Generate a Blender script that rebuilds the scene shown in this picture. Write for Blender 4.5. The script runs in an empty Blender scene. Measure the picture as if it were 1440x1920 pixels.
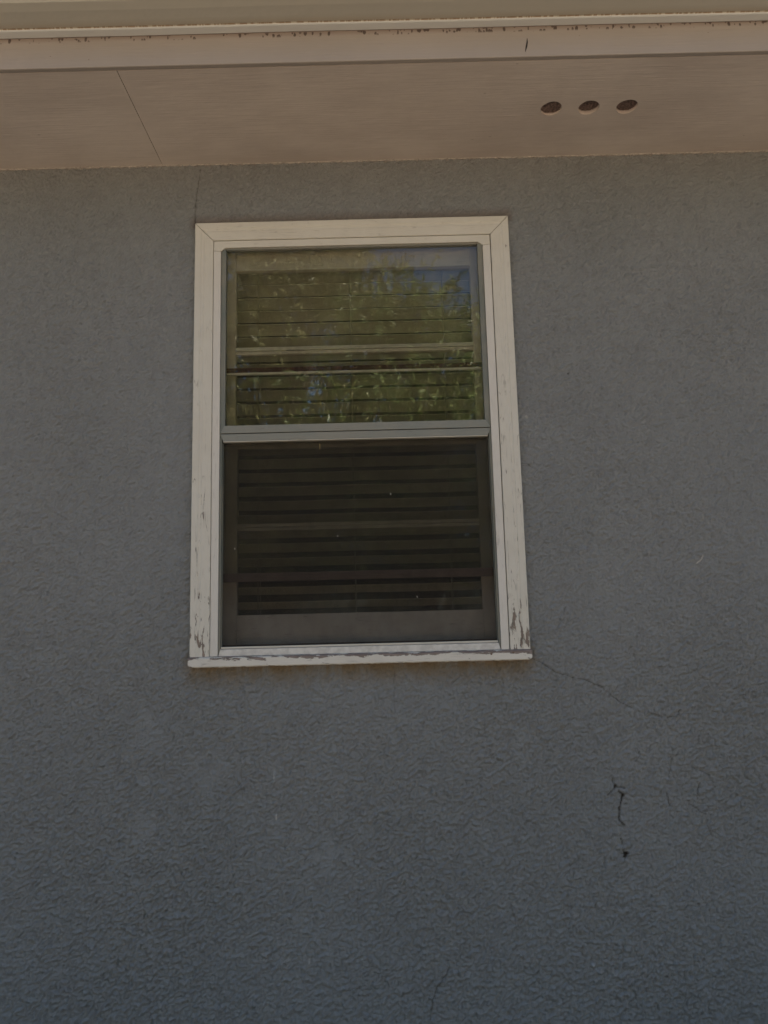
import bpy, bmesh, math, random
import numpy as np
from mathutils import Matrix, Vector
S = bpy.context.scene
C = S.collection
rad = math.radians
random.seed(7)

# ------------------------------------------------------------------ camera
PITCH, ROLL = 0.15133, -0.02454
F = Vector((0, math.cos(PITCH), math.sin(PITCH)))
Rv = Vector((1, 0, 0)); Uv = Rv.cross(F)
c_, s_ = math.cos(ROLL), math.sin(ROLL)
R2 = c_ * Rv + s_ * Uv; U2 = -s_ * Rv + c_ * Uv
cam = bpy.data.cameras.new('camera'); camo = bpy.data.objects.new('camera', cam); C.objects.link(camo)
M = Matrix((( R2.x, U2.x, -F.x, 0), (R2.y, U2.y, -F.y, -2.5), (R2.z, U2.z, -F.z, 0), (0, 0, 0, 1)))
camo.matrix_world = M
cam.sensor_fit = 'VERTICAL'; cam.sensor_height = 36; cam.sensor_width = 27; cam.lens = 36 * 1442 / 1920
cam.clip_start = 0.05; cam.clip_end = 2000
S.camera = camo
S.render.resolution_x = 768; S.render.resolution_y = 1024

# ------------------------------------------------------------------ light
SUN_EL, SUN_AZ = rad(60), rad(35)          # azimuth from +Y (behind the house) towards +X
w = bpy.data.worlds.new('World'); S.world = w; w.use_nodes = True
nt = w.node_tree; bg = nt.nodes['Background']
sky = nt.nodes.new('ShaderNodeTexSky'); sky.sky_type = 'NISHITA'; sky.sun_disc = False
sky.sun_elevation = SUN_EL; sky.sun_rotation = SUN_AZ
nt.links.new(sky.outputs[0], bg.inputs[0]); bg.inputs[1].default_value = 0.10
sd = bpy.data.lights.new('sun', 'SUN'); sd.energy = 5.0; sd.angle = rad(0.5); sd.color = (1, .92, .80)
so = bpy.data.objects.new('sun', sd); C.objects.link(so)
tosun = Vector((math.sin(SUN_AZ) * math.cos(SUN_EL), math.cos(SUN_AZ) * math.cos(SUN_EL), math.sin(SUN_EL)))
so.rotation_euler = tosun.to_track_quat('Z', 'Y').to_euler(); so.location = (3, 6, 12)
S.view_settings.view_transform = 'Standard'; S.view_settings.look = 'None'
S.view_settings.exposure = 0.88; S.view_settings.gamma = 1; S.view_settings.use_curve_mapping = False
S.cycles.transparent_max_bounces = 24; S.cycles.max_bounces = 10; S.cycles.diffuse_bounces = 5

GZ = -1.6      # ground height (the camera's own height is 0)
WY = 0.018     # wall face
SOF = 1.649    # soffit height
# ------------------------------------------------------------------ node helpers
def mat(name):
    m = bpy.data.materials.new(name); m.use_nodes = True
    return m, m.node_tree, m.node_tree.nodes['Principled BSDF']
class N:
    def __init__(s, t): s.t = t
    def n(s, k, **kw):
        o = s.t.nodes.new(k)
        for a, v in kw.items(): setattr(o, a, v)
        return o
    def set(s, sock, v):
        if hasattr(v, 'is_linked') or isinstance(v, bpy.types.NodeSocket): s.t.links.new(v, sock)
        else: sock.default_value = v
    def coord(s, scale=(1, 1, 1), loc=(0, 0, 0)):
        tc = s.n('ShaderNodeTexCoord'); mp = s.n('ShaderNodeMapping')
        s.t.links.new(tc.outputs['Object'], mp.inputs[0]); mp.inputs['Scale'].default_value = scale; mp.inputs['Location'].default_value = loc
        return mp.outputs[0]
    def noise(s, vec, scale, detail=4, rough=.55, dist=0):
        o = s.n('ShaderNodeTexNoise'); s.set(o.inputs['Vector'], vec); o.inputs['Scale'].default_value = scale
        o.inputs['Detail'].default_value = detail; o.inputs['Roughness'].default_value = rough; o.inputs['Distortion'].default_value = dist
        return o.outputs[0]
    def vor(s, vec, scale, feature='F1'):
        o = s.n('ShaderNodeTexVoronoi', feature=feature); s.set(o.inputs['Vector'], vec); o.inputs['Scale'].default_value = scale
        return o.outputs['Distance']
    def m(s, op, a, b=0.0, c=0.0):
        o = s.n('ShaderNodeMath', operation=op); s.set(o.inputs[0], a); s.set(o.inputs[1], b)
        if len(o.inputs) > 2: s.set(o.inputs[2], c)
        return o.outputs[0]
    def ramp(s, v, a, b, lo=0.0, hi=1.0):
        o = s.n('ShaderNodeMapRange', interpolation_type='SMOOTHSTEP'); s.set(o.inputs[0], v)
        for i, x in enumerate((a, b, lo, hi)): o.inputs[i + 1].default_value = x
        return o.outputs[0]
    def mix(s, f, a, b):
        o = s.n('ShaderNodeMix', data_type='RGBA'); s.set(o.inputs[0], f)
        s.set(o.inputs[6], a if not isinstance(a, tuple) else (*a, 1)); s.set(o.inputs[7], b if not isinstance(b, tuple) else (*b, 1))
        return o.outputs[2]
    def xyz(s):
        tc = s.n('ShaderNodeTexCoord'); o = s.n('ShaderNodeSeparateXYZ'); s.t.links.new(tc.outputs['Object'], o.inputs[0]); return o.outputs
    def bump(s, h, dist, strength=1.0, normal=None):
        o = s.n('ShaderNodeBump'); s.set(o.inputs['Height'], h); o.inputs['Distance'].default_value = dist; o.inputs['Strength'].default_value = strength
        if normal is not None: s.t.links.new(normal, o.inputs['Normal'])
        return o.outputs[0]

# ------------------------------------------------------------------ materials
def m_stucco():
    m, t, p = mat('stucco'); q = N(t); v = q.coord(); X = q.xyz()
    base = q.mix(q.noise(v, 2.2, 3), (.262, .280, .280), (.335, .350, .345))
    base = q.mix(q.ramp(q.noise(v, 30, 5, .7), .35, .75, 0, .35), base, (.21, .21, .21))
    # dirt washed down under the sill and above the head casing
    under = q.m('MULTIPLY', q.m('MULTIPLY', q.ramp(X[2], -.20, -.105), q.ramp(X[2], -.05, -.08)), q.m('MULTIPLY', q.ramp(X[0], -.68, -.60), q.ramp(X[0], .49, .44)))
    under = q.m('MULTIPLY', under, q.ramp(q.noise(q.coord((1, 1, .35)), 22, 5, .65), .28, .6, .15, 1))
    base = q.mix(q.m('MULTIPLY', under, .9), base, (.24, .17, .085))
    head = q.m('MULTIPLY', q.ramp(X[2], 1.47, 1.42), q.m('MULTIPLY', q.ramp(X[2], 1.40, 1.412), q.m('MULTIPLY', q.ramp(X[0], -.67, -.63), q.ramp(X[0], .49, .455))))
    base = q.mix(q.m('MULTIPLY', head, .7), base, (.16, .115, .085))
    a = q.n('ShaderNodeAttribute', attribute_name='crack'); base = q.mix(a.outputs['Fac'], base, (.028, .022, .014))
    a = q.n('ShaderNodeAttribute', attribute_name='pale'); base = q.mix(a.outputs['Fac'], base, (.75, .74, .7))
    q.set(p.inputs['Base Color'], base); p.inputs['Roughness'].default_value = .46; p.inputs['Specular IOR Level'].default_value = .55
    h = q.m('ADD', q.m('MULTIPLY', q.noise(v, 120, 5, .72), .7), q.m('MULTIPLY', q.noise(v, 330, 2, .7), .35))
    q.set(p.inputs['Normal'], q.bump(h, .010)); return m
def m_paint(name, col, axis='z', peel=.0, peelz=(.35, -.07), grime=.15, wood=(.30, .235, .19), rough=.5, cr=.6, top=None):
    """old brushed paint on wood: grain along an axis, hairline cracks, patches gone to bare wood towards one end"""
    m, t, p = mat(name); q = N(t); X = q.xyz()
    sc = {'z': (1, 1, .09), 'x': (.09, 1, 1)}[axis]; v = q.coord(sc)
    n1 = q.noise(v, 60, 5, .6); n2 = q.noise(v, 260, 3, .6)
    base = q.mix(q.ramp(q.noise(q.coord(), 7, 4), .3, .75, 0, grime), col, (.38, .33, .25))
    base = q.mix(q.ramp(n2, .5, .8, 0, .25), base, tuple(c * .6 for c in col))
    # hairline cracks: thin contours of stretched noise
    line = q.m('SUBTRACT', 1.0, q.ramp(q.m('ABSOLUTE', q.m('SUBTRACT', q.noise(v, 42, 2, .5, .3), .5)), .003, .011))
    brk = q.ramp(q.noise(q.coord(), 28, 3), .45, .62)
    dens = q.ramp(X[2], 1.2, peelz[1], .12, 1.0) if axis == 'z' else .6
    line = q.m('MULTIPLY', q.m('MULTIPLY', line, brk), dens); line = q.m('MULTIPLY', line, cr)
    base = q.mix(line, base, (.09, .065, .05))
    h = q.m('ADD', q.m('MULTIPLY', n2, .25), q.m('MULTIPLY', n1, .35)); h = q.m('SUBTRACT', h, q.m('MULTIPLY', line, .8))
    if peel > 0:
        pn = q.noise(q.coord((1, 1, .22) if axis == 'z' else (.3, 1, 1)), 55, 6, .68, .25)
        amt = q.ramp(X[2], peelz[0], peelz[1], 0, peel)
        if top is not None:      # peeled strip along an upper edge (x grain)
            amt = q.m('MAXIMUM', amt, q.ramp(X[2], top - .024, top - .003, 0, .26))
        f = q.ramp(q.m('ADD', pn, amt), .72, .735)
        rim = q.m('MULTIPLY', q.ramp(q.m('ADD', pn, amt), .70, .72), q.m('SUBTRACT', 1.0, f))
        base = q.mix(rim, base, (.12, .09, .06))
        wc = q.mix(q.ramp(n2, .35, .7), tuple(c * .6 for c in wood), wood)
        base = q.mix(f, base, wc); h = q.m('SUBTRACT', h, q.m('MULTIPLY', f, 1.0))
    q.set(p.inputs['Base Color'], base); p.inputs['Roughness'].default_value = rough
    q.set(p.inputs['Normal'], q.bump(h, .0012)); return m
def m_soffit():
    m, t, p = mat('soffit_paint'); q = N(t); v = q.coord((.05, 1, 1))
    n = q.noise(v, 150, 4, .6)
    base = q.mix(q.ramp(q.noise(q.coord((.6, 1, 1)), 2.6, 5, .6), .3, .7), (.66, .58, .52), (.82, .735, .66))
    base = q.mix(q.ramp(n, .3, .75, 0, .12), base, (.46, .40, .36))
    sp = q.ramp(q.vor(q.coord((.35, 1, 1)), 17), .035, .02); base = q.mix(q.m('MULTIPLY', sp, .5), base, (.2, .16, .13))
    q.set(p.inputs['Base Color'], base); p.inputs['Roughness'].default_value = .6
    q.set(p.inputs['Normal'], q.bump(q.m('ADD', n, q.m('MULTIPLY', q.noise(q.coord((.3, 1, 1)), 60, 4), .6)), .0010)); return m
def m_fascia():
    m, t, p = mat('fascia_paint'); q = N(t); X = q.xyz()
    n = q.noise(q.coord((.06, 1, 1)), 120, 4)
    base = q.mix(q.noise(q.coord(), 4, 4), (.37, .33, .295), (.45, .40, .36))
    # mould specks washed out from behind the gutter
    d = q.vor(q.coord((1, 0, .5)), 95); sz = q.noise(q.coord(), 45, 2)
    band = q.m('MULTIPLY', q.ramp(X[2], 1.728, 1.736), q.ramp(X[2], 1.7475, 1.7445))
    sp = q.m('MULTIPLY', q.ramp(q.m('SUBTRACT', d, q.m('MULTIPLY', q.m('SUBTRACT', sz, .30), 1.1)), .16, .06), band)
    base = q.mix(q.m('MULTIPLY', q.ramp(X[2], 1.728, 1.745), .45), base, (.24, .17, .14))
    base = q.mix(q.m('MULTIPLY', sp, .8), base, (.045, .025, .02))
    st = q.ramp(q.vor(q.coord(), 26), .05, .025); base = q.mix(q.m('MULTIPLY', st, .7), base, (.12, .08, .06))
    q.set(p.inputs['Base Color'], base); p.inputs['Roughness'].default_value = .55
    q.set(p.inputs['Normal'], q.bump(n, .001)); return m
def m_gutter():
    m, t, p = mat('gutter_enamel'); q = N(t); X = q.xyz()
    base = q.mix(q.noise(q.coord((.2, 1, 1)), 6, 4), (.60, .58, .50), (.68, .67, .60))
    strip = q.ramp(X[1], -.5035, -.5025); base = q.mix(strip, base, (.80, .84, .84))
    dash = q.m('MULTIPLY', q.ramp(q.noise(q.coord((1, 0, 0)), 55, 3, .7), .44, .52), q.m('MULTIPLY', q.ramp(X[1], -.5075, -.5065), q.ramp(X[1], -.5025, -.5033)))
    base = q.mix(q.m('MULTIPLY', dash, .75), base, (.22, .13, .06))
    halo = q.m('MULTIPLY', q.ramp(X[1], -.53, -.505), q.ramp(X[1], -.5025, -.504)); base = q.mix(q.m('MULTIPLY', halo, .35), base, (.42, .32, .2))
    q.set(p.inputs['Base Color'], base); p.inputs['Roughness'].default_value = .38
    q.set(p.inputs['Normal'], q.bump(q.noise(q.coord(), 25, 2), .0012)); return m
def m_simple(name, col, rough=.6, spec=.5, var=.25, scale=40, b=.0006, metallic=0):
    m, t, p = mat(name); q = N(t); n = q.noise(q.coord(), scale, 4, .6)
    q.set(p.inputs['Base Color'], q.mix(q.ramp(n, .3, .7), tuple(c * (1 - var) for c in col), col))
    p.inputs['Roughness'].default_value = rough; p.inputs['Specular IOR Level'].default_value = spec; p.inputs['Metallic'].default_value = metallic
    q.set(p.inputs['Normal'], q.bump(n, b)); return m
def m_glass(name, ior, dust_haze=.03, wave=.0006):
    m = bpy.data.materials.new(name); m.use_nodes = True; t = m.node_tree; t.nodes.remove(t.nodes['Principled BSDF']); q = N(t)
    out = t.nodes['Material Output']
    fr = q.n('ShaderNodeFresnel'); fr.inputs[0].default_value = ior
    tr = q.n('ShaderNodeBsdfTransparent'); tr.inputs[0].default_value = (.93, .94, .91, 1)
    gl = q.n('ShaderNodeBsdfGlossy'); gl.inputs['Roughness'].default_value = .0
    nb = q.bump(q.noise(q.coord(), 3.0, 2), wave); q.set(gl.inputs['Normal'], nb)
    mx = q.n('ShaderNodeMixShader'); q.set(mx.inputs[0], fr.outputs[0]); t.links.new(tr.outputs[0], mx.inputs[1]); t.links.new(gl.outputs[0], mx.inputs[2])
    df = q.n('ShaderNodeBsdfDiffuse'); df.inputs[0].default_value = (.5, .47, .4, 1)  # pale film for dust and for reflection haze, painted as diffuse colour
    mx2 = q.n('ShaderNodeMixShader')
    dn = q.ramp(q.noise(q.coord(), 5, 5, .6), .35, .75, dust_haze * .3, dust_haze); q.set(mx2.inputs[0], dn)
    t.links.new(mx.outputs[0], mx2.inputs[1]); t.links.new(df.outputs[0], mx2.inputs[2]); t.links.new(mx2.outputs[0], out.inputs[0]); return m
def m_screen():
    m = bpy.data.materials.new('insect_mesh'); m.use_nodes = True; t = m.node_tree; t.nodes.remove(t.nodes['Principled BSDF']); q = N(t)
    df = q.n('ShaderNodeBsdfDiffuse'); df.inputs[0].default_value = (.035, .033, .03, 1); tr = q.n('ShaderNodeBsdfTransparent')
    mx = q.n('ShaderNodeMixShader')
    n = q.ramp(q.noise(q.coord((1, 1, .5)), 30, 4), .3, .7, .33, .36); q.set(mx.inputs[0], n)
    t.links.new(tr.outputs[0], mx.inputs[1]); t.links.new(df.outputs[0], mx.inputs[2]); t.links.new(mx.outputs[0], t.nodes['Material Output'].inputs[0]); return m
def m_leaf(name, col, col2):
    m = bpy.data.materials.new(name); m.use_nodes = True; t = m.node_tree; t.nodes.remove(t.nodes['Principled BSDF']); q = N(t)
    g = q.n('ShaderNodeNewGeometry'); c = q.mix(g.outputs['Random Per Island'], col, col2)
    d = q.n('ShaderNodeBsdfPrincipled'); q.set(d.inputs['Base Color'], c); d.inputs['Roughness'].default_value = .38
    tl = q.n('ShaderNodeBsdfTranslucent'); q.set(tl.inputs[0], c)
    mx = q.n('ShaderNodeMixShader'); mx.inputs[0].default_value = .25
    t.links.new(d.outputs[0], mx.inputs[1]); t.links.new(tl.outputs[0], mx.inputs[2]); t.links.new(mx.outputs[0], t.nodes['Material Output'].inputs[0]); return m

STUCCO = m_stucco(); SOFFIT = m_soffit(); FASCIA = m_fascia(); GUTTER = m_gutter()
CASV = m_paint('casing_paint_upright', (.665, .645, .565), 'z', peel=.165, peelz=(.34, -.09), cr=1.0)
CASH = m_paint('casing_paint_level', (.665, .645, .565), 'x', cr=.35)
SILL = m_paint('sill_paint', (.70, .68, .61), 'x', peel=.12, peelz=(-.085, -.115), wood=(.30, .24, .21), top=-.073, cr=.8)
STORM = m_paint('storm_frame_paint', (.235, .25, .225), 'x', cr=.5, grime=.35, rough=.45)
STORMV = m_paint('storm_frame_paint_upright', (.165, .185, .165), 'z', cr=.5, grime=.35, rough=.45)
STOPP = m_paint('stop_paint', (.68, .66, .60), 'z', cr=.25, grime=.1)
SASH = m_paint('sash_paint', (.62, .57, .48), 'x', cr=.5, grime=.4)
RAILW = m_paint('storm_rail_paint', (.62, .60, .52), 'x', cr=.4, grime=.3)
SLAT = m_simple('blind_slat', (.76, .70, .60), .45, .5, .15, 12)
CORD = m_simple('blind_cord', (.45, .42, .36), .8)
BROWN = m_simple('brown_rail', (.16, .11, .08), .5)
MAROON = m_simple('maroon_strip', (.07, .022, .014), .6)
GLASS = m_glass('storm_glass', 1.60, .015, .0002); GLASS2 = m_glass('sash_glass', 1.5, .045, .0002)
SCREEN = m_screen()
VENTM = m_simple('vent_screen', (.42, .30, .26), .5, .6, .75, 130, .004)
CAULK = m_simple('caulk', (.50, .46, .41), .7, .4, .4, 90, .002)
DARK = m_simple('attic_dark', (.05, .045, .04), .9)
ROOM = m_simple('room_paint', (.20, .18, .16), .9)
SHING = m_simple('shingle', (.12, .11, .10), .9, .3, .5, 30, .01)
LIGHTP = m_simple('pale_paint', (.7, .69, .64), .5)
YELLOW = m_simple('straw', (.55, .45, .18), .6)

# ------------------------------------------------------------------ mesh helpers
def link(name, me, m, parent=None, loc=None):
    if m: me.materials.append(m)
    o = bpy.data.objects.new(name, me); C.objects.link(o)
    if parent: o.parent = parent
    if loc: o.location = loc
    return o
def fin(name, bm, m, parent=None, bevel=0):
    if bevel: bmesh.ops.bevel(bm, geom=bm.edges[:], offset=bevel, segments=2, affect='EDGES', profile=.5)
    me = bpy.data.meshes.new(name); bm.normal_update(); bm.to_mesh(me); bm.free(); return link(name, me, m, parent)
def box(bm, x0, x1, y0, y1, z0, z1):
    v = [bm.verts.new(p) for p in ((x0,y0,z0),(x1,y0,z0),(x1,y1,z0),(x0,y1,z0),(x0,y0,z1),(x1,y0,z1),(x1,y1,z1),(x0,y1,z1))]
    for f in ((0,3,2,1),(4,5,6,7),(0,1,5,4),(1,2,6,5),(2,3,7,6),(3,0,4,7)): bm.faces.new([v[i] for i in f])
def boxo(name, b, m, parent, bevel=.0008):
    bm = bmesh.new(); box(bm, *b); return fin(name, bm, m, parent, bevel)
def prism(bm, quad, y0, y1):
    """quad: x,z points, counter-clockwise seen from outside (-y)"""
    a = [bm.verts.new((x, y0, z)) for x, z in quad]; b = [bm.verts.new((x, y1, z)) for x, z in quad]; n = len(quad)
    bm.faces.new(a); bm.faces.new(b[::-1])
    for i in range(n): bm.faces.new((a[(i+1) % n], a[i], b[i], b[(i+1) % n]))
def sweep(bm, prof, a, b, inx, inz, miter_a, miter_b):
    """profile (u across the board from the outer edge inwards, y depth) run from a to b; mitred ends shift with u"""
    d = (Vector(b) - Vector(a)); L = d.length; d /= L; inn = Vector((inx, inz))
    A = []; B = []
    for u, y in prof:
        pa = Vector(a) + inn * u + d * (u * miter_a); pb = Vector(b) + inn * u - d * (u * miter_b)
        A.append(bm.verts.new((pa.x, y, pa.y))); B.append(bm.verts.new((pb.x, y, pb.y)))
    n = len(prof)
    for i in range(n): 
        j = (i + 1) % n; bm.faces.new((A[i], B[i], B[j], A[j]))
    bm.faces.new(A[::-1]); bm.faces.new(B)
    bmesh.ops.recalc_face_normals(bm, faces=bm.faces[:])
def setp(o, label=None, cat=None, kind=None, group=None):
    if label: o['label'] = label
    if cat: o['category'] = cat
    if kind: o['kind'] = kind
    if group: o['group'] = group
    return o
def empty(name, loc=(0, 0, 0)):
    o = bpy.data.objects.new(name, None); C.objects.link(o); o.location = loc; return o

# ------------------------------------------------------------------ gradient noise for real relief
rs = np.random.RandomState(11); PERM = rs.permutation(4096).astype(np.int64); ANG = rs.rand(4096) * 2 * np.pi
GX, GY = np.cos(ANG).astype(np.float32), np.sin(ANG).astype(np.float32)
def perlin(x, y):
    xi = np.floor(x).astype(np.int64); yi = np.floor(y).astype(np.int64); xf = (x - xi).astype(np.float32); yf = (y - yi).astype(np.float32)
    def g(i, j, fx, fy):
        h = PERM[(PERM[(xi + i) & 4095] + yi + j) & 4095]; return GX[h] * fx + GY[h] * fy
    u = xf * xf * xf * (xf * (xf * 6 - 15) + 10); v = yf * yf * yf * (yf * (yf * 6 - 15) + 10)
    a = g(0, 0, xf, yf); b = g(1, 0, xf - 1, yf); c = g(0, 1, xf, yf - 1); d = g(1, 1, xf - 1, yf - 1)
    return (a + u * (b - a)) * (1 - v) + (c + u * (d - c)) * v
def sstep(x, a, b):
    t = np.clip((x - a) / (b - a), 0, 1); return t * t * (3 - 2 * t)

# ------------------------------------------------------------------ the house
house = empty('house', (0, 0, GZ))
setp(house, 'grey stucco house with one white framed window under a deep painted eave', 'house')
HP = []        # children are built in world coordinates and shifted when parented
def adopt(o, par=house):
    o.parent = par
    if par is house: o.location = (0, 0, -GZ)
    return o

CR = [  # (points x,z ; half width m ; strength)
 ([(0.465,-0.101),(0.485,-0.113),(0.542,-0.151),(0.589,-0.166),(0.63,-0.175),(0.68,-0.198),(0.712,-0.226),(0.74,-0.249),(0.77,-0.266)], .0020, .75),
 ([(0.82,-0.293),(0.842,-0.286),(0.87,-0.296)], .0022, .7), ([(0.887,-0.298),(0.912,-0.297),(0.922,-0.286),(0.924,-0.276)], .0024, .7),
 ([(0.694,-0.478),(0.704,-0.504),(0.677,-0.532)], .0022, .8), ([(0.704,-0.504),(0.734,-0.511)], .0026, .8),
 ([(0.713,-0.52),(0.724,-0.531),(0.718,-0.561),(0.71,-0.586),(0.709,-0.602),(0.721,-0.616),(0.725,-0.624)], .0031, 1.0),
 ([(0.71,-0.649),(0.716,-0.687),(0.721,-0.704)], .0020, .8), ([(0.781,-0.391),(0.787,-0.413),(0.776,-0.428)], .0022, .7),
 ([(0.864,-0.526),(0.87,-0.565)], .0020, .7), ([(0.967,-0.5),(0.957,-0.552)], .0022, .8),
 ([(0.933,-0.563),(0.955,-0.576),(0.968,-0.588),(0.988,-0.585)], .0022, .7), ([(0.87,-0.402),(0.888,-0.426),(0.874,-0.482)], .0018, .55),
 ([(0.981,-0.627),(0.994,-0.662)], .0020, .6), ([(0.951,-0.452),(1.002,-0.476)], .0022, .6),
 ([(0.162,-1.021),(0.151,-1.043),(0.133,-1.065),(0.11,-1.109),(0.102,-1.165)], .0020, .7), ([(0.464,0.538),(0.481,0.536),(0.515,0.511)], .0018, .5),
 ([(-0.622,1.632),(-0.629,1.576),(-0.636,1.511),(-0.641,1.42)], .0021, .75), ([(0.581,0.054),(0.565,0.011),(0.547,-0.014)], .0018, .35),
 ([(-0.468,-0.272),(-0.471,-0.386),(-0.466,-0.514)], .0016, .25), ([(.02,-.115),(.018,-.25),(.024,-.33)], .0016, .3),
 ([(-.10,-.76),(-.112,-.83),(-.105,-.90)], .0016, .35), ([(.36,-.84),(.372,-.90)], .0016, .35),
]
HOLES = [(.7222, -.7075, .0095, 1), (.7041, -.5036, .0062, .9), (.7271, -.5312, .0055, 1), (.638, .8449, .0035, .8), (.8159, -.6264, .0065, .45), (.845, -.525, .005, .4),
         (.735, -.558, .004, .5), (-.47, -.235, .003, .7), (.62, -.30, .003, .4), (1.06, .62, .003, .4)]
PALE = [([(1.02, .19), (1.035, .20), (1.042, .215)], .0017), ([(-.365, -.43), (-.366, -.455)], .0015), ([(-.36, -.565), (-.361, -.58)], .0015), ([(-.26, -.985), (-.26, -1.0)], .0015),
        ([(.487, .70), (.489, .694)], .002), ([(.60, -1.02), (.604, -1.03)], .0015)]
def seg_dist(X, Z, pts):
    best = np.full(X.shape, 9.0, np.float32)
    for (ax, az), (bx, bz) in zip(pts[:-1], pts[1:]):
        dx, dz = bx - ax, bz - az; t = np.clip(((X - ax) * dx + (Z - az) * dz) / (dx * dx + dz * dz), 0, 1)
        best = np.minimum(best, np.hypot(X - ax - t * dx, Z - az - t * dz))
    return best
def build_wall():
    def axis(a, b, lo, hi, st):
        core = np.arange(a, b, st); L = []; x = a; s = st
        while x > lo: s = min(s * 1.06, .05); x -= s; L.append(max(x, lo))
        Rr = []; x = core[-1]; s = st
        while x < hi: s = min(s * 1.06, .05); x += s; Rr.append(min(x, hi))
        return np.array(L[::-1] + list(core) + Rr)
    xs = axis(-1.55, 1.60, -5.0, 5.0, .0034); zs = axis(-1.32, SOF - .0034, GZ - .1, SOF + .012, .0034)
    # snap grid lines to the rough opening
    OX0, OX1, OZ0, OZ1 = -.60, .425, -.085, 1.385
    for arr, vs in ((xs, (OX0, OX1)), (zs, (OZ0, OZ1))):
        for v_ in vs: arr[np.argmin(abs(arr - v_))] = v_
    X, Z = np.meshgrid(xs, zs); X = X.astype(np.float32); Z = Z.astype(np.float32)
    wx = X + .010 * perlin(X * 28 + 3, Z * 28); wz = Z + .010 * perlin(X * 28 + 50, Z * 28 + 9)
    # lumps stretched a little along a falling diagonal, as floated on with a trowel
    ca, sa = math.cos(.5), -math.sin(.5); ux = wx * ca - wz * sa; uz = wx * sa + wz * ca
    big = perlin(ux * 40, uz * 64); mid = perlin(ux * 84 + 17, uz * 122 + 5); fine = perlin(X * 190 + 31, Z * 190)
    plate = sstep(big + .3 * mid, -.02, .10)
    low = .5 + .9 * perlin(X * 2.1 + 5, Z * 2.1 + 8); rough = np.clip(.75 + low * .35, .35, 1.3)
    rough *= .80 + .40 * sstep(-Z, -.5, .9)
    flat = perlin(X * 4.6 + 40, Z * 3.4 + 12) + .30 * perlin(X * 20 + 3, Z * 20 + 1)
    smooth = sstep(flat, .40, .60) * sstep(-Z, -.6, .2)
    for px, pz, rx, rz in ((-.765, -.31, .055, .08), (-.775, -.60, .035, .07), (-.20, -.70, .05, .05)):
        smooth = np.maximum(smooth, 1 - sstep(np.hypot((X - px) / rx, (Z - pz) / rz) + .9 * perlin(X * 26, Z * 26) + .5 * perlin(X * 60, Z * 60), .5, 1.2))
    h = (plate * .0024 + np.abs(big) * .0085 + np.abs(mid) * .0085 + perlin(wx * 112 + 70, wz * 128) * .0052 + perlin(X * 60 + 9, Z * 60 + 90) * perlin(X * 150, Z * 150 + 4) * .012 + fine * .0050 - .004) * rough
    flatv = .0010 + .0003 * perlin(X * 6, Z * 90)
    smooth *= .45; h = h * (1 - smooth) + flatv * smooth
    h += .0025 * perlin(X * 1.3, Z * 1.3) + .0012 * perlin(X * 6, Z * 6)
    crack = np.zeros_like(X); pale = np.zeros_like(X)
    jx = .004 * perlin(X * 45, Z * 45 + 7) + .002 * perlin(X * 140, Z * 140); jz = .004 * perlin(X * 45 + 9, Z * 45)
    for pts, wd, st in CR:
        a = np.array(pts); sel = (X > a[:, 0].min() - .03) & (X < a[:, 0].max() + .03) & (Z > a[:, 1].min() - .03) & (Z < a[:, 1].max() + .03)
        d = seg_dist(X[sel] + jx[sel], Z[sel] + jz[sel], pts); wv = wd * (1 + .5 * perlin(X[sel] * 60, Z[sel] * 60))
        crack[sel] = np.maximum(crack[sel], st * (1 if wd > .0025 else .85) * (.55 + .9 * np.clip(perlin(X[sel] * 35 + 8, Z[sel] * 35) + .5, 0, 1)).clip(0, 1) * np.exp(-(d / (wv * .85)) ** 2))
    for hx, hz, hr, st in HOLES:
        d = np.hypot(X - hx, (Z - hz)) + .35 * hr * perlin(X * 160, Z * 160) * 2; crack = np.maximum(crack, st * (1 - sstep(d, hr * .7, hr * 1.15)))
    for pts, wd in PALE:
        d = seg_dist(X, Z, pts); pale = np.maximum(pale, .8 * np.exp(-(d / wd) ** 2))
    Y = WY - h + crack * .006
    nz, nx = X.shape; co = np.stack([X, Y, Z], -1).reshape(-1, 3).astype(np.float32)
    idx = np.arange(nx * nz).reshape(nz, nx); q = np.stack([idx[:-1, :-1], idx[:-1, 1:], idx[1:, 1:], idx[1:, :-1]], -1).reshape(-1, 4)
    cx = ((xs[:-1] + xs[1:]) / 2)[None, :].repeat(nz - 1, 0).ravel(); cz = ((zs[:-1] + zs[1:]) / 2)[:, None].repeat(nx - 1, 1).ravel()
    keep = ~((cx > OX0) & (cx < OX1) & (cz > OZ0) & (cz < OZ1)); q = q[keep]
    me = bpy.data.meshes.new('wall'); me.vertices.add(len(co)); me.vertices.foreach_set('co', co.ravel())
    me.loops.add(len(q) * 4); me.loops.foreach_set('vertex_index', q.ravel().astype(np.int32))
    me.polygons.add(len(q)); me.polygons.foreach_set('loop_start', np.arange(0, len(q) * 4, 4, dtype=np.int32))
    me.polygons.foreach_set('use_smooth', np.ones(len(q), bool)); me.update(calc_edges=True)
    for nme, arr in (('crack', crack), ('pale', pale)):
        at = me.attributes.new(nme, 'FLOAT', 'POINT'); at.data.foreach_set('value', arr.ravel().astype(np.float32))
    return link('wall', me, STUCCO)
wall = adopt(build_wall())
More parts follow.
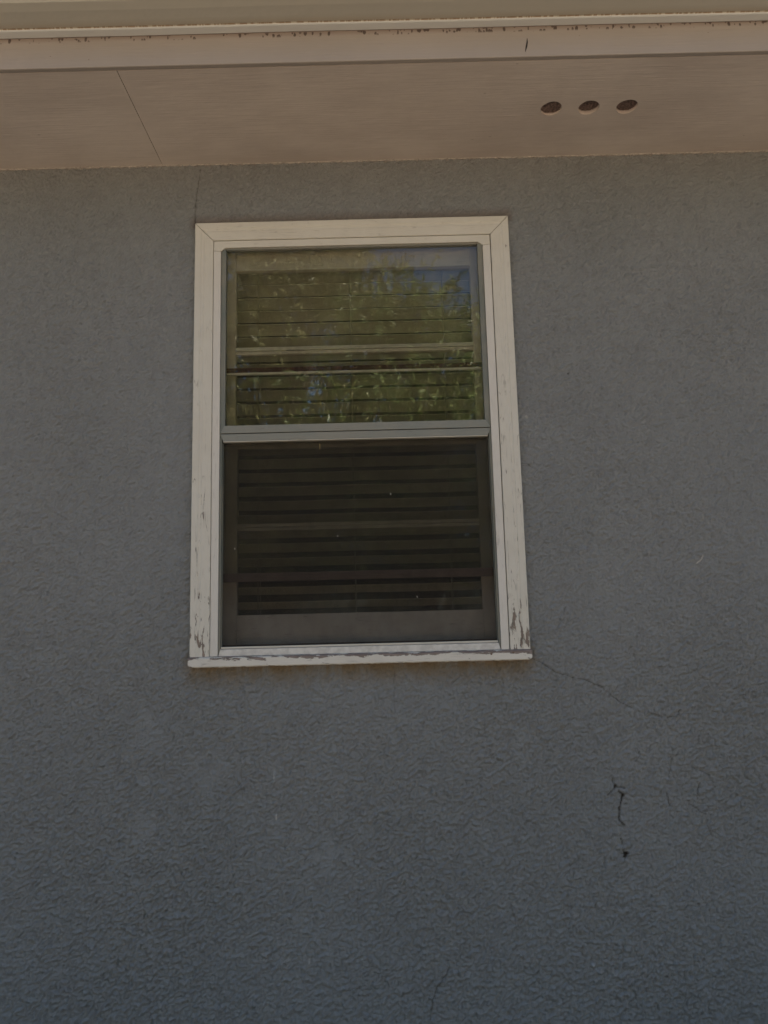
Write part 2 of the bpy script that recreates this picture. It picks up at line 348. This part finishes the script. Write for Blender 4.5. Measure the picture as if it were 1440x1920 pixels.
# rest of the building's shell, so that the sun stays behind it
bm = bmesh.new()
box(bm, -5.0, -4.8, WY + .01, 8, GZ - .1, SOF); box(bm, 4.8, 5.0, WY + .01, 8, GZ - .1, SOF); box(bm, -4.8, 4.8, 7.8, 8, GZ - .1, SOF)
adopt(fin('side_wall', bm, STUCCO))
bm = bmesh.new()
for y0, y1, z0, z1 in ((-.475, 4.0, 1.86, 3.45), (4.0, 8.5, 3.45, 1.86)):
    a = [(-5.4, y0, z0), (5.4, y0, z0), (5.4, y1, z1), (-5.4, y1, z1)]
    vb = [bm.verts.new(p) for p in a]; vt = [bm.verts.new((p[0], p[1], p[2] + .10)) for p in a]
    bm.faces.new(vb[::-1]); bm.faces.new(vt)
    for i in range(4): bm.faces.new((vb[i], vb[(i+1) % 4], vt[(i+1) % 4], vt[i]))
adopt(fin('roof', bm, SHING))
for x0, x1 in ((-5.0, -4.85), (4.85, 5.0)):
    bm = bmesh.new(); pts = [(0.03, SOF), (7.98, SOF), (7.98, 1.98), (4.0, 3.44), (.03, 2.03)]
    a = [bm.verts.new((x0, y, z)) for y, z in pts]; b = [bm.verts.new((x1, y, z)) for y, z in pts]
    bm.faces.new(a); bm.faces.new(b[::-1])
    for i in range(5): bm.faces.new((a[i], b[i], b[(i+1) % 5], a[(i+1) % 5]))
    adopt(fin('gable', bm, STUCCO))
# dim room behind the window
bm = bmesh.new(); x0, x1, y0, y1, z0, z1 = -2.2, 2.0, .16, 3.6, -1.5, 1.62
for b in ((x0-.1, x0, y0, y1, z0, z1), (x1, x1+.1, y0, y1, z0, z1), (x0, x1, y1, y1+.1, z0, z1), (x0, x1, y0, y1, z1, z1+.02), (x0, x1, y0, y1, z0-.05, z0)): box(bm, *b)
# plaster round the opening, closing the cavity
box(bm, x0, -.60, .15, .158, z0, z1); box(bm, .425, x1, .15, .158, z0, z1); box(bm, -.60, .425, .15, .158, 1.385, z1); box(bm, -.60, .425, .15, .158, z0, -.085)
adopt(fin('room', bm, ROOM))
bm = bmesh.new()   # jamb lining of the deep opening
for b in ((-.612, -.600, .022, .155, -.095, 1.395), (.425, .437, .022, .155, -.095, 1.395), (-.600, .425, .022, .155, 1.385, 1.397), (-.600, .425, .022, .155, -.097, -.085)): box(bm, *b)
jamb_bm = bm

# ---- soffit panels with a gap between them and three round vents
HX = (.572, .693, .816); HYc = -.239; HR = .0335
def soffit_panel(x0, x1, y0, y1, holes):
    bm = bmesh.new(); z = SOF; th = .019; n = 40; hs = .05
    def quad(a, b, c, d): bm.faces.new([bm.verts.new((*p, z)) for p in (a, b, c, d)])
    edges = [x0] + [e for h in holes for e in (h - hs, h + hs)] + [x1]
    for i in range(0, len(edges), 2): 
        quad((edges[i], y0), (edges[i], y1), (edges[i+1], y1), (edges[i+1], y0))
    for h in holes:
        quad((h - hs, y0), (h - hs, HYc - hs), (h + hs, HYc - hs), (h + hs, y0)); quad((h - hs, HYc + hs), (h - hs, y1), (h + hs, y1), (h + hs, HYc + hs))
        ci = []; sq = []; up = []
        for k in range(n):
            a = 2 * math.pi * (k + .5) / n; c, s = math.cos(a), math.sin(a); m_ = hs / max(abs(c), abs(s)); rr = HR * (1 + .015 * math.sin(3 * a + h * 20) + random.uniform(-.012, .012))
            ci.append(bm.verts.new((h + rr * c, HYc + rr * s, z))); sq.append(bm.verts.new((h + m_ * c, HYc + m_ * s, z))); up.append(bm.verts.new((h + rr * c, HYc + rr * s, z + th)))
        for k in range(n):
            j = (k + 1) % n; bm.faces.new((ci[k], ci[j], sq[j], sq[k])); bm.faces.new((up[k], up[j], ci[j], ci[k]))
        for cxx, cyy, k in ((1, 1, n // 8), (-1, 1, 3 * n // 8), (-1, -1, 5 * n // 8), (1, -1, 7 * n // 8)):
            bm.faces.new((sq[k - 1], sq[k], bm.verts.new((h + cxx * hs, HYc + cyy * hs, z))))
    # edges of the sheet
    for a, b in (((x0, y0), (x1, y0)), ((x1, y0), (x1, y1)), ((x1, y1), (x0, y1)), ((x0, y1), (x0, y0))):
        bm.faces.new([bm.verts.new(p) for p in ((*a, z), (*b, z), (*b, z + th), (*a, z + th))])
    bmesh.ops.remove_doubles(bm, verts=bm.verts[:], dist=1e-5)
    return adopt(fin('soffit_panel', bm, SOFFIT))
soffit_panel(-5.0, -.7575, -.4545, WY + .004, [])
sof = soffit_panel(-.7555, 5.0, -.4545, WY + .004, list(HX))
bm = bmesh.new(); box(bm, -5.4, 5.4, -.45, .4, SOF + .040, SOF + .05); adopt(fin('joint_backing', bm, DARK))  # dark slab added unseen above the soffit so the panel joint stays dark
for i, h in enumerate(HX):
    bm = bmesh.new(); n = 40; ring = []; r1 = HR * 1.08
    zz = SOF + (.0085, .0135, .0115)[i]
    for k in range(n):
        a = 2 * math.pi * k / n; ring.append(bm.verts.new((h + r1 * math.cos(a), HYc + r1 * math.sin(a), zz)))
    c0 = bm.verts.new((h, HYc, zz + .004)); 
    mid_ = [bm.verts.new((h + .6 * r1 * math.cos(2 * math.pi * k / n), HYc + .6 * r1 * math.sin(2 * math.pi * k / n), zz + .003 + random.uniform(-.0008, .0008))) for k in range(n)]
    for k in range(n):
        j = (k + 1) % n; bm.faces.new((ring[k], mid_[k], mid_[j], ring[j])); bm.faces.new((mid_[k], c0, mid_[j]))
    o = fin('vent', bm, VENTM, sof)
    bm = bmesh.new()   # square wire mesh over the hole
    for k in range(-6, 7):
        d = k * .0048; L = math.sqrt(max(r1 * r1 - d * d, 0)) * .98
        box(bm, h + d - .0004, h + d + .0004, HYc - L, HYc + L, zz - .0012, zz - .0004); box(bm, h - L, h + L, HYc + d - .0004, HYc + d + .0004, zz - .0021, zz - .0013)
    fin('vent_wire', bm, VENTM, sof)
# ragged bead of caulk where wall and soffit meet
bm = bmesh.new(); prev = None
for k in range(901):
    x = -2.25 + k * .005; r = .0028 + .0016 * random.random() + (.002 if random.random() > .93 else 0)
    cur = [bm.verts.new(p) for p in ((x, WY + .004, SOF - r * 1.1), (x, WY - r * .6 - .0012, SOF - r * .8), (x, WY - r * 1.2 - .001, SOF + .0005))]
    if prev:
        for a in range(2): bm.faces.new((prev[a], prev[a+1], cur[a+1], cur[a]))
    prev = cur
adopt(fin('caulk_bead', bm, CAULK))
# ---- fascia and gutter
fas = adopt(boxo('fascia', (-5.4, 5.4, -.472, -.4555, SOF - .0007, 1.93), FASCIA, None, .003))
bm = bmesh.new(); pts = [(.455, 1.708), (.4545, 1.695), (.4515, 1.68), (.4475, 1.664)]   # split in the board
for i, (x, z) in enumerate(pts): pass
ww = (.0006, .0022, .0026, .0006)
a = [bm.verts.new((x - w_, -.4726, z)) for (x, z), w_ in zip(pts, ww)]; b = [bm.verts.new((x + w_, -.4726, z)) for (x, z), w_ in zip(pts, ww)]
for i in range(3): bm.faces.new((a[i], a[i+1], b[i+1], b[i]))
fin('split', bm, DARK, fas)
prof = [(-.4728, 1.86), (-.4732, 1.7485), (-.4755, 1.7455), (-.4990, 1.7462), (-.5022, 1.7478), (-.5034, 1.7502), (-.5060, 1.7515), (-.5300, 1.7510), (-.565, 1.7520), (-.592, 1.7560), (-.608, 1.768), (-.612, 1.79),
        (-.606, 1.81), (-.606, 1.825), (-.620, 1.845), (-.634, 1.86), (-.634, 1.872), (-.628, 1.872), (-.628, 1.863), (-.614, 1.847), (-.600, 1.828), (-.600, 1.81), (-.606, 1.79), (-.603, 1.771), (-.588, 1.759), (-.48, 1.7555), (-.4765, 1.86)]
bm = bmesh.new(); NX = 48; rows = []
for k in range(NX + 1):
    x = -5.45 + 10.9 * k / NX; dz = .0006 * math.sin(k * 1.7) + .0005 * math.sin(k * .61)
    rows.append([bm.verts.new((x, y, z + dz)) for y, z in prof])
for r0, r1_ in zip(rows[:-1], rows[1:]):
    for i in range(len(prof)): bm.faces.new((r0[i], r1_[i], r1_[(i+1) % len(prof)], r0[(i+1) % len(prof)]))
bm.faces.new(rows[0]); bm.faces.new(rows[-1][::-1]); bmesh.ops.recalc_face_normals(bm, faces=bm.faces[:])
adopt(fin('gutter', bm, GUTTER))

# ------------------------------------------------------------------ the window
win = adopt(fin('window', jamb_bm, SASH))
CX0, CX1, CZ1, CZ0 = -.6343, .4577, 1.4178, -.0745    # outer edge of the casing, top of the sill
IX0, IX1, IZ1 = -.5703, .3925, 1.3511                 # casing inner edge
SX0, SX1, SZ1 = -.5445, .3655, 1.3254                 # stop inner edge
wv, wh = IX0 - CX0, CZ1 - IZ1
prof = [(0, WY + .004), (0, .002), (.003, 0), (.020, 0), (.024, .0022), (.030, .0022), (.034, .0002), (wv - .0015, .0004), (wv, .0025), (wv, WY + .004)]
bm = bmesh.new(); sweep(bm, prof, (CX0, CZ0), (CX0, CZ1 - .0020), 1, 0, 0, wh / wv); o = fin('casing', bm, CASV, win)
bm = bmesh.new(); sweep(bm, prof, (CX1, CZ0), (CX1, CZ1 - .0020), -1, 0, 0, wh / wv); o = fin('casing', bm, CASV, win)
k = wh / wv; prof2 = [(u * k, y) for u, y in prof]
bm = bmesh.new(); sweep(bm, prof2, (CX0 + .0006, CZ1), (CX1 - .0006, CZ1), 0, -1, 1 / k, 1 / k); fin('head_casing', bm, CASH, win)
G = .0014  # dark joint between casing and stop
def bar(name, quad, y0, y1, m, bevel=.0007):
    bm = bmesh.new(); prism(bm, quad, y0, y1); return fin(name, bm, m, win, bevel)
bar('stop', [(IX0 + G, CZ0 + .001), (SX0, CZ0 + .001), (SX0, SZ1 - .0145), (IX0 + G, IZ1 - .037)], .0035, .03, STOPP)
bar('stop', [(SX1, CZ0 + .001), (IX1 - G, CZ0 + .001), (IX1 - G, IZ1 - .037), (SX1, SZ1 - .0145)], .0035, .03, STOPP)
bar('stop', [(IX0 + G, IZ1 - .0355), (SX0 + .0, SZ1 - .0127), (SX0 + .016, SZ1), (SX1 - .016, SZ1), (SX1, SZ1 - .0127), (IX1 - G, IZ1 - .0355), (IX1 - G, IZ1 - G), (IX0 + G, IZ1 - G)], .0042, .03, CASH)
# sill
bm = bmesh.new(); sp = [(.03, CZ0 + .004), (-.002, CZ0 + .001), (-.011, CZ0 - .0012), (-.0145, CZ0 - .004), (-.0145, -.1035), (-.011, -.1068), (WY + .004, -.1075), (.03, -.1075)]
x0s, x1s = -.6365, .4605; NS = 150; rows = []
for k in range(NS + 1):
    t_ = k / NS; x = x0s + (x1s - x0s) * t_; e = 0
    if t_ > .985: e = .004 * ((t_ - .985) / .015) ** 2
    if t_ < .02: e = .005 * ((.02 - t_) / .02) ** 2
    rg = random.uniform(-.0007, .0007)
    rows.append([bm.verts.new((x, y + (e if y < 0 else 0), z + (rg + e * 1.2 if z < -.1 else rg * .3))) for y, z in sp])
for a, b in zip(rows[:-1], rows[1:]):
    for i in range(len(sp)): bm.faces.new((a[i], b[i], b[(i+1) % len(sp)], a[(i+1) % len(sp)]))
bm.faces.new(rows[0]); bm.faces.new(rows[-1][::-1]); bmesh.ops.recalc_face_normals(bm, faces=bm.faces[:]); fin('sill', bm, SILL, win)
# storm window frame (grey green)
GX0, GX1, GZ1 = -.5278, .3475, 1.3195; MT, ML, MB = .6880, .6606, .6315; LX0, LX1, LZ0 = -.5330, .3545, -.0415
g = .0009
bar('storm_frame', [(SX0 + g, .6625), (GX0, MT + .0005), (GX0, GZ1), (SX0 + g, SZ1 - g)], .009, .034, STORMV)
bar('storm_frame', [(GX1, MT + .0005), (SX1 - g, .6625), (SX1 - g, SZ1 - g), (GX1, GZ1)], .009, .034, STORMV)
bar('storm_frame', [(GX0 + g, GZ1 + .0006), (GX1 - g, GZ1 + .0006), (SX1 - 2 * g, SZ1 - g / 2), (SX0 + 2 * g, SZ1 - g / 2)], .011, .034, STORM)
bar('meeting_rail', [(SX0 + g, ML + .0012), (SX1 - g, ML + .0012), (GX1 + .0006, MT), (GX0 - .0006, MT)], .0065, .034, STORM, .001)
bar('meeting_rail', [(LX0, MB + .004), (LX1, MB + .004), (SX1 - g, ML - .0012), (SX0 + g, ML - .0012)], .0085, .034, STORM, .001)
bar('meeting_rail', [(LX0 + .001, MB), (LX1 - .001, MB), (LX1 - .001, MB + .0028), (LX0 + .001, MB + .0028)], .0065, .030, RAILW, .0005)
for sx, a, b in ((1, SX0 + g, LX0), (-1, SX1 - g, LX1)):     # lower tracks: thin ridges with dark grooves
    lo = (CZ0 + .003, -.058)
    bar('storm_track', [(min(a, a + sx * .0062), -.070), (max(a, a + sx * .0062), -.070), (max(a, a + sx * .0062), ML - .006), (min(a, a + sx * .0062), ML - .006)], .0105, .034, STORMV, .0006)
    c = a + sx * .0076
    bar('storm_track', [(min(c, b - sx * .001), -.055), (max(c, b - sx * .001), -.055), (max(c, b - sx * .001), MB - .002), (min(c, b - sx * .001), MB - .002)], .0155, .034, STORMV if sx > 0 else STORMV, .0006)
bar('screen_bar', [(SX0 + .0095, -.0665), (SX1 - .0095, -.0665), (SX1 - .002, -.0725) , (SX0 + .002, -.0725)][::-1] if False else [(SX0 + .002, -.0730), (SX1 - .002, -.0730), (SX1 - .0085, -.0515), (SX0 + .0085, -.0515)], .0035, .030, LIGHTP, .001)
bar('screen_bar', [(LX0 - .002, -.0500), (LX1 + .002, -.0500), (LX1 + .002, -.0440), (LX0 - .002, -.0440)], .0100, .030, RAILW, .0006)
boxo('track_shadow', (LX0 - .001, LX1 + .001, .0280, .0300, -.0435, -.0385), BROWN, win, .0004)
# upper storm pane, insect screen, inner storm panel
boxo('storm_pane', (GX0 - .004, GX1 + .004, .0200, .0225, MT - .006, GZ1 + .004), GLASS, win, 0)
boxo('insect_screen', (LX0 - .003, LX1 + .003, .0225, .0229, -.046, MB + .006), SCREEN, win, 0)
boxo('inner_pane', (-.532, .353, .0400, .0425, .19, .885), GLASS2, win, 0)
boxo('inner_rail', (-.534, .355, .0352, .0475, .8745, .8820), RAILW, win)
boxo('inner_rail_band', (-.534, .355, .0420, .0520, .8830, .9010), MAROON, win)  # dark maroon strip in the gap above the white rail
boxo('inner_rail', (-.534, .355, .0352, .0475, .1655, .1930), BROWN, win)
boxo('inner_rail_lip', (-.534, .355, .0325, .0350, .1780, .1805), BROWN, win, .0004)
# prime sashes, each two lights over one another
def sash(y, z0, z1, bot, top, mz0, mz1, mcol):
    boxo('sash_stile', (-.5995, -.503, y, y + .035, z0, z1), SASH, win, .0015); boxo('sash_stile', (.3245, .4245, y, y + .035, z0, z1), SASH, win, .0015)
    boxo('sash_rail', (-.5028, .3243, y + .0012, y + .034, z1 - top, z1), SASH, win, .0015); boxo('sash_rail', (-.5028, .3243, y + .0012, y + .034, z0, z0 + bot), SASH, win, .0015)
    boxo('muntin', (-.5028, .3243, y + .002, y + .016, (mz0 + mz1) / 2, mz1), mcol, win, .001); boxo('muntin', (-.5028, .3243, y + .005, y + .030, mz0, (mz0 + mz1) / 2 - .0012), SASH, win, .001)
    boxo('sash_pane', (-.506, .327, y + .0170, y + .0195, z0 + bot - .004, z1 - top + .004), GLASS2, win, 0)
sash(.062, .640, 1.384, .045, 1.384 - 1.265, .9570, .9830, RAILW)
sash(.098, -.0845, .668, .0580 + .0845, .040, .3425, .3660, SASH)
boxo('parting_strip', (-.5035, .3250, .0600, .0618, 1.2660, 1.2700), RAILW, win, .0005)
# nail heads set in the casing and bits stuck on the screen
for x, z in ((-.615, .028), (.4385, .938), (.4395, .50), (-.612, .75), (.4000, -.083), (.3300, -.086)):
    bm = bmesh.new(); bmesh.ops.create_cone(bm, cap_ends=True, segments=14, radius1=.0034, radius2=.0028, depth=.0012, matrix=Matrix.Translation((x, -.0002 if z > -.07 else -.0148, z)) @ Matrix.Rotation(rad(90), 4, 'X'))
    fin('nail_head', bm, CASV if z > -.07 else BROWN, win)
def fleck(pts, r, m, y=.0222):
    bm = bmesh.new(); rows = []
    for x, z in pts: rows.append([bm.verts.new((x + r * math.cos(a), y - r * 1.0 + r * math.sin(a), z + .3 * r * math.cos(a))) for a in (0, 1.57, 3.14, 4.71)])
    for a, b in zip(rows[:-1], rows[1:]):
        for i in range(4): bm.faces.new((a[i], a[(i+1) % 4], b[(i+1) % 4], b[i]))
    bm.faces.new(rows[0]); bm.faces.new(rows[-1][::-1]); fin('lint', bm, m, win)
fleck([(-.2105, .6215), (-.2100, .612), (-.2102, .6035), (-.2125, .6025)], .0009, YELLOW)
fleck([(.0235, .4475), (.0240, .442)], .0009, LIGHTP); fleck([(-.4945, .2770), (-.494, .2715)], .0012, LIGHTP); fleck([(-.155, .31), (-.1545, .306)], .0009, LIGHTP)
fleck([(.10, .105), (.1025, .10)], .0010, LIGHTP)
# spider thread lines near the sill of the screen
# ------------------------------------------------------------------ blind
blind = empty('window_blind', (-.09, .16, 1.33))
setp(blind, 'half open horizontal slat blind hanging inside behind the window glass', 'blind')
bm = bmesh.new(); PITCHS, SW, TILT = .0497, .052, rad(27.5); z = 1.285; k = 0
while z > .03:
    jt = random.uniform(-.025, .025); dz = random.uniform(-.0009, .0009); tl = TILT + jt + (-.05 if z < .2 else 0); n = 6; pa = []; pb = []
    for i in range(n + 1):
        u = (i / n - .5) * SW; cz = .0022 * (1 - (2 * i / n - 1) ** 2)
        y = .160 + u * math.cos(tl) + cz * math.sin(tl); zz = z + dz - u * math.sin(tl) + cz * math.cos(tl)
        sag = random.uniform(-.0004, .0004)
        pa.append((y, zz)); 
    rows = []
    for xk in range(9):
        x = -.530 + .880 * xk / 8; s_ag = -.0012 * math.sin(math.pi * ((xk % 4) / 4)) if True else 0
        rows.append(([bm.verts.new((x, y, zz + s_ag)) for y, zz in pa], [bm.verts.new((x, y, zz + s_ag - .0022)) for y, zz in pa]))
    for (a, a2), (b, b2) in zip(rows[:-1], rows[1:]):
        for i in range(n): bm.faces.new((a[i], a[i+1], b[i+1], b[i])); bm.faces.new((a2[i], b2[i], b2[i+1], a2[i+1]))
        bm.faces.new((a[0], b[0], b2[0], a2[0])); bm.faces.new((a[n], a2[n], b2[n], b[n]))
    for A, B in (rows[0], rows[-1]):
        for i in range(n): bm.faces.new((A[i], A[i+1], B[i+1], B[i]))
    z -= PITCHS; k += 1
bmesh.ops.recalc_face_normals(bm, faces=bm.faces[:])
def inb(o): o.parent = blind; o.location = tuple(-v for v in blind.location); return o
inb(fin('slats', bm, SLAT))
inb(boxo('headrail', (-.535, .355, .135, .185, 1.32, 1.37), SLAT, None, .002))
inb(boxo('bottom_rail', (-.53, .35, .138, .180, .010, .026), SLAT, None, .003))
for x in (-.4365, -.1035, .2290):
    for y in (.1345, .1855):
        bm = bmesh.new(); bmesh.ops.create_cone(bm, cap_ends=True, segments=8, radius1=.0011, radius2=.0011, depth=1.31, matrix=Matrix.Translation((x, y, .67))); inb(fin('ladder_cord', bm, CORD))

# ------------------------------------------------------------------ ground
def grid_ground():
    m, t, p = mat('yard_bounce'); q = N(t)  # unseen yard colours, dark near the house and warm beyond, chosen to shape bounce
    b = q.mix(q.noise(q.coord(), .7, 5), (.57, .43, .31), (.47, .35, .24)); b = q.mix(q.ramp(q.noise(q.coord(), 9, 5, .7), .4, .7, 0, .6), b, (.65, .495, .36)); X = q.xyz(); b = q.mix(q.ramp(q.m('ADD', X[1], q.m('MULTIPLY', q.noise(q.coord(), 2, 4), .8)), -4.1, -3.7), b, (.05, .05, .04))
    q.set(p.inputs['Base Color'], b); p.inputs['Roughness'].default_value = .95; q.set(p.inputs['Normal'], q.bump(q.noise(q.coord(), 14, 6, .7), .03))
    bm = bmesh.new(); xs = [-600, -60, -20] + [-12 + i for i in range(25)] + [20, 60, 600]; ys = [-600, -80, -30] + [-20 + i for i in range(20)] + [WY + .02, 8.1, 40, 600]
    V = [[bm.verts.new((x, y, GZ + (random.uniform(-.03, .02) if abs(x) < 15 and -21 < y < -1 else 0))) for x in xs] for y in ys]
    for a, b_ in zip(V[:-1], V[1:]):
        for i in range(len(xs) - 1): bm.faces.new((a[i], a[i+1], b_[i+1], b_[i]))
    return setp(fin('ground', bm, m), kind='structure')
grid_ground()

# ------------------------------------------------------------------ trees across the yard (seen mirrored in the upper pane)
BARK = m_simple('bark', (.34, .28, .22), .9, .3, .5, 25, .01)
LEAFA = m_leaf('leaf_yellow_green', (.07, .08, .03), (.58, .55, .26)); LEAFB = m_leaf('leaf_green', (.04, .07, .025), (.42, .50, .18)); LEAFC = m_leaf('leaf_shaded', (.02, .03, .012), (.10, .12, .05))  # sunlit and shaded leaf contrast put into the colours; darkest for the back tree
def limb(bm, pts, radii, sides=8):
    prev = None
    for i, (p, r) in enumerate(zip(pts, radii)):
        d = (pts[min(i + 1, len(pts) - 1)] - pts[max(i - 1, 0)]).normalized(); q = d.to_track_quat('Z', 'Y')
        cur = [bm.verts.new(p + q @ Vector((r * math.cos(2 * math.pi * k / sides), r * math.sin(2 * math.pi * k / sides), 0))) for k in range(sides)]
        if prev:
            for k in range(sides): bm.faces.new((prev[k], prev[(k+1) % sides], cur[(k+1) % sides], cur[k]))
        prev = cur
def tree(loc, h, r, leafm, seed, label, nclump=46, ntwig=34, nleaf=9, L=.125, basez=.25):
    rr = random.Random(seed); root = empty('tree', loc); setp(root, label, 'tree')
    bm = bmesh.new(); pts = [Vector((rr.uniform(-.1, .1) * i, rr.uniform(-.1, .1) * i, h * .62 * i / 6)) for i in range(7)]
    limb(bm, pts, [.17 - .02 * i for i in range(7)], 10)
    centres = []
    for i in range(nclump):
        a = rr.uniform(0, 2 * math.pi); ph = rr.uniform(basez, 1); prof_ = math.sin(math.pi * min(1, max(.08, (ph - basez) / (1 - basez) * .86 + .1))) ** .7
        rad_ = r * prof_ * math.sqrt(rr.random()); c = Vector((rad_ * math.cos(a), rad_ * math.sin(a), h * ph)); centres.append(c)
        s = pts[min(6, max(1, int(ph * 6)))]; mid = (s + c) / 2 + Vector((0, 0, rr.uniform(-.1, .35)))
        limb(bm, [s, mid, c], [.030, .016, .005], 6)
    V = []; Fc = []; 
    for c in centres:
        cr = rr.uniform(.35, .75)
        for _ in range(ntwig):
            d = Vector((rr.gauss(0, 1), rr.gauss(0, 1), rr.gauss(0, .7))).normalized(); p0 = c + d * cr * rr.random() ** .6
            td = (d + Vector((rr.uniform(-.6, .6), rr.uniform(-.6, .6), rr.uniform(-.9, .1)))).normalized(); tl = rr.uniform(.18, .38)
            if rr.random() < .5: limb(bm, [p0 - td * .12, p0 + td * tl * .5, p0 + td * tl], [.004, .003, .0015], 3)
            for k in range(nleaf):
                p = p0 + td * tl * (k / nleaf); ld = (td * .5 + Vector((rr.gauss(0, .8), rr.gauss(0, .8), rr.gauss(-.25, .6)))).normalized(); side = ld.cross(Vector((rr.gauss(0, 1), rr.gauss(0, 1), rr.gauss(0, 1)))).normalized()
                l = L * rr.uniform(.6, 1.25); wd = l * .16; up = ld.cross(side) * (l * .10); b = len(V)
                V += [p, p + ld * l * .45 + side * wd, p + ld * l - up, p + ld * l * .45 - side * wd]; Fc.append((b, b + 1, b + 2, b + 3))
    fin('trunk', bm, BARK, root)
    me = bpy.data.meshes.new('crown'); me.from_pydata([tuple(v) for v in V], [], Fc); link('crown', me, leafm, root)
    return root
tree((-1.7, -9.0, GZ), 9.2, 2.5, LEAFA, 1, 'loose yellow green tree mirrored across the left of the upper pane', nclump=150, ntwig=36)
tree((.5, -7.8, GZ), 6.1, 1.9, LEAFB, 2, 'bright green tree mirrored along the bottom of the upper pane', nclump=90, ntwig=36, basez=.35)
tree((4.3, -11.5, GZ), 9.4, 2.4, LEAFB, 3, 'green tree with sky gaps mirrored at the right of the upper pane', nclump=70)
tree((-2.4, -13.5, GZ), 12.0, 3.2, LEAFC, 4, 'tall tree coloured as if shaded, standing behind the other mirrored trees', nclump=120, ntwig=26)
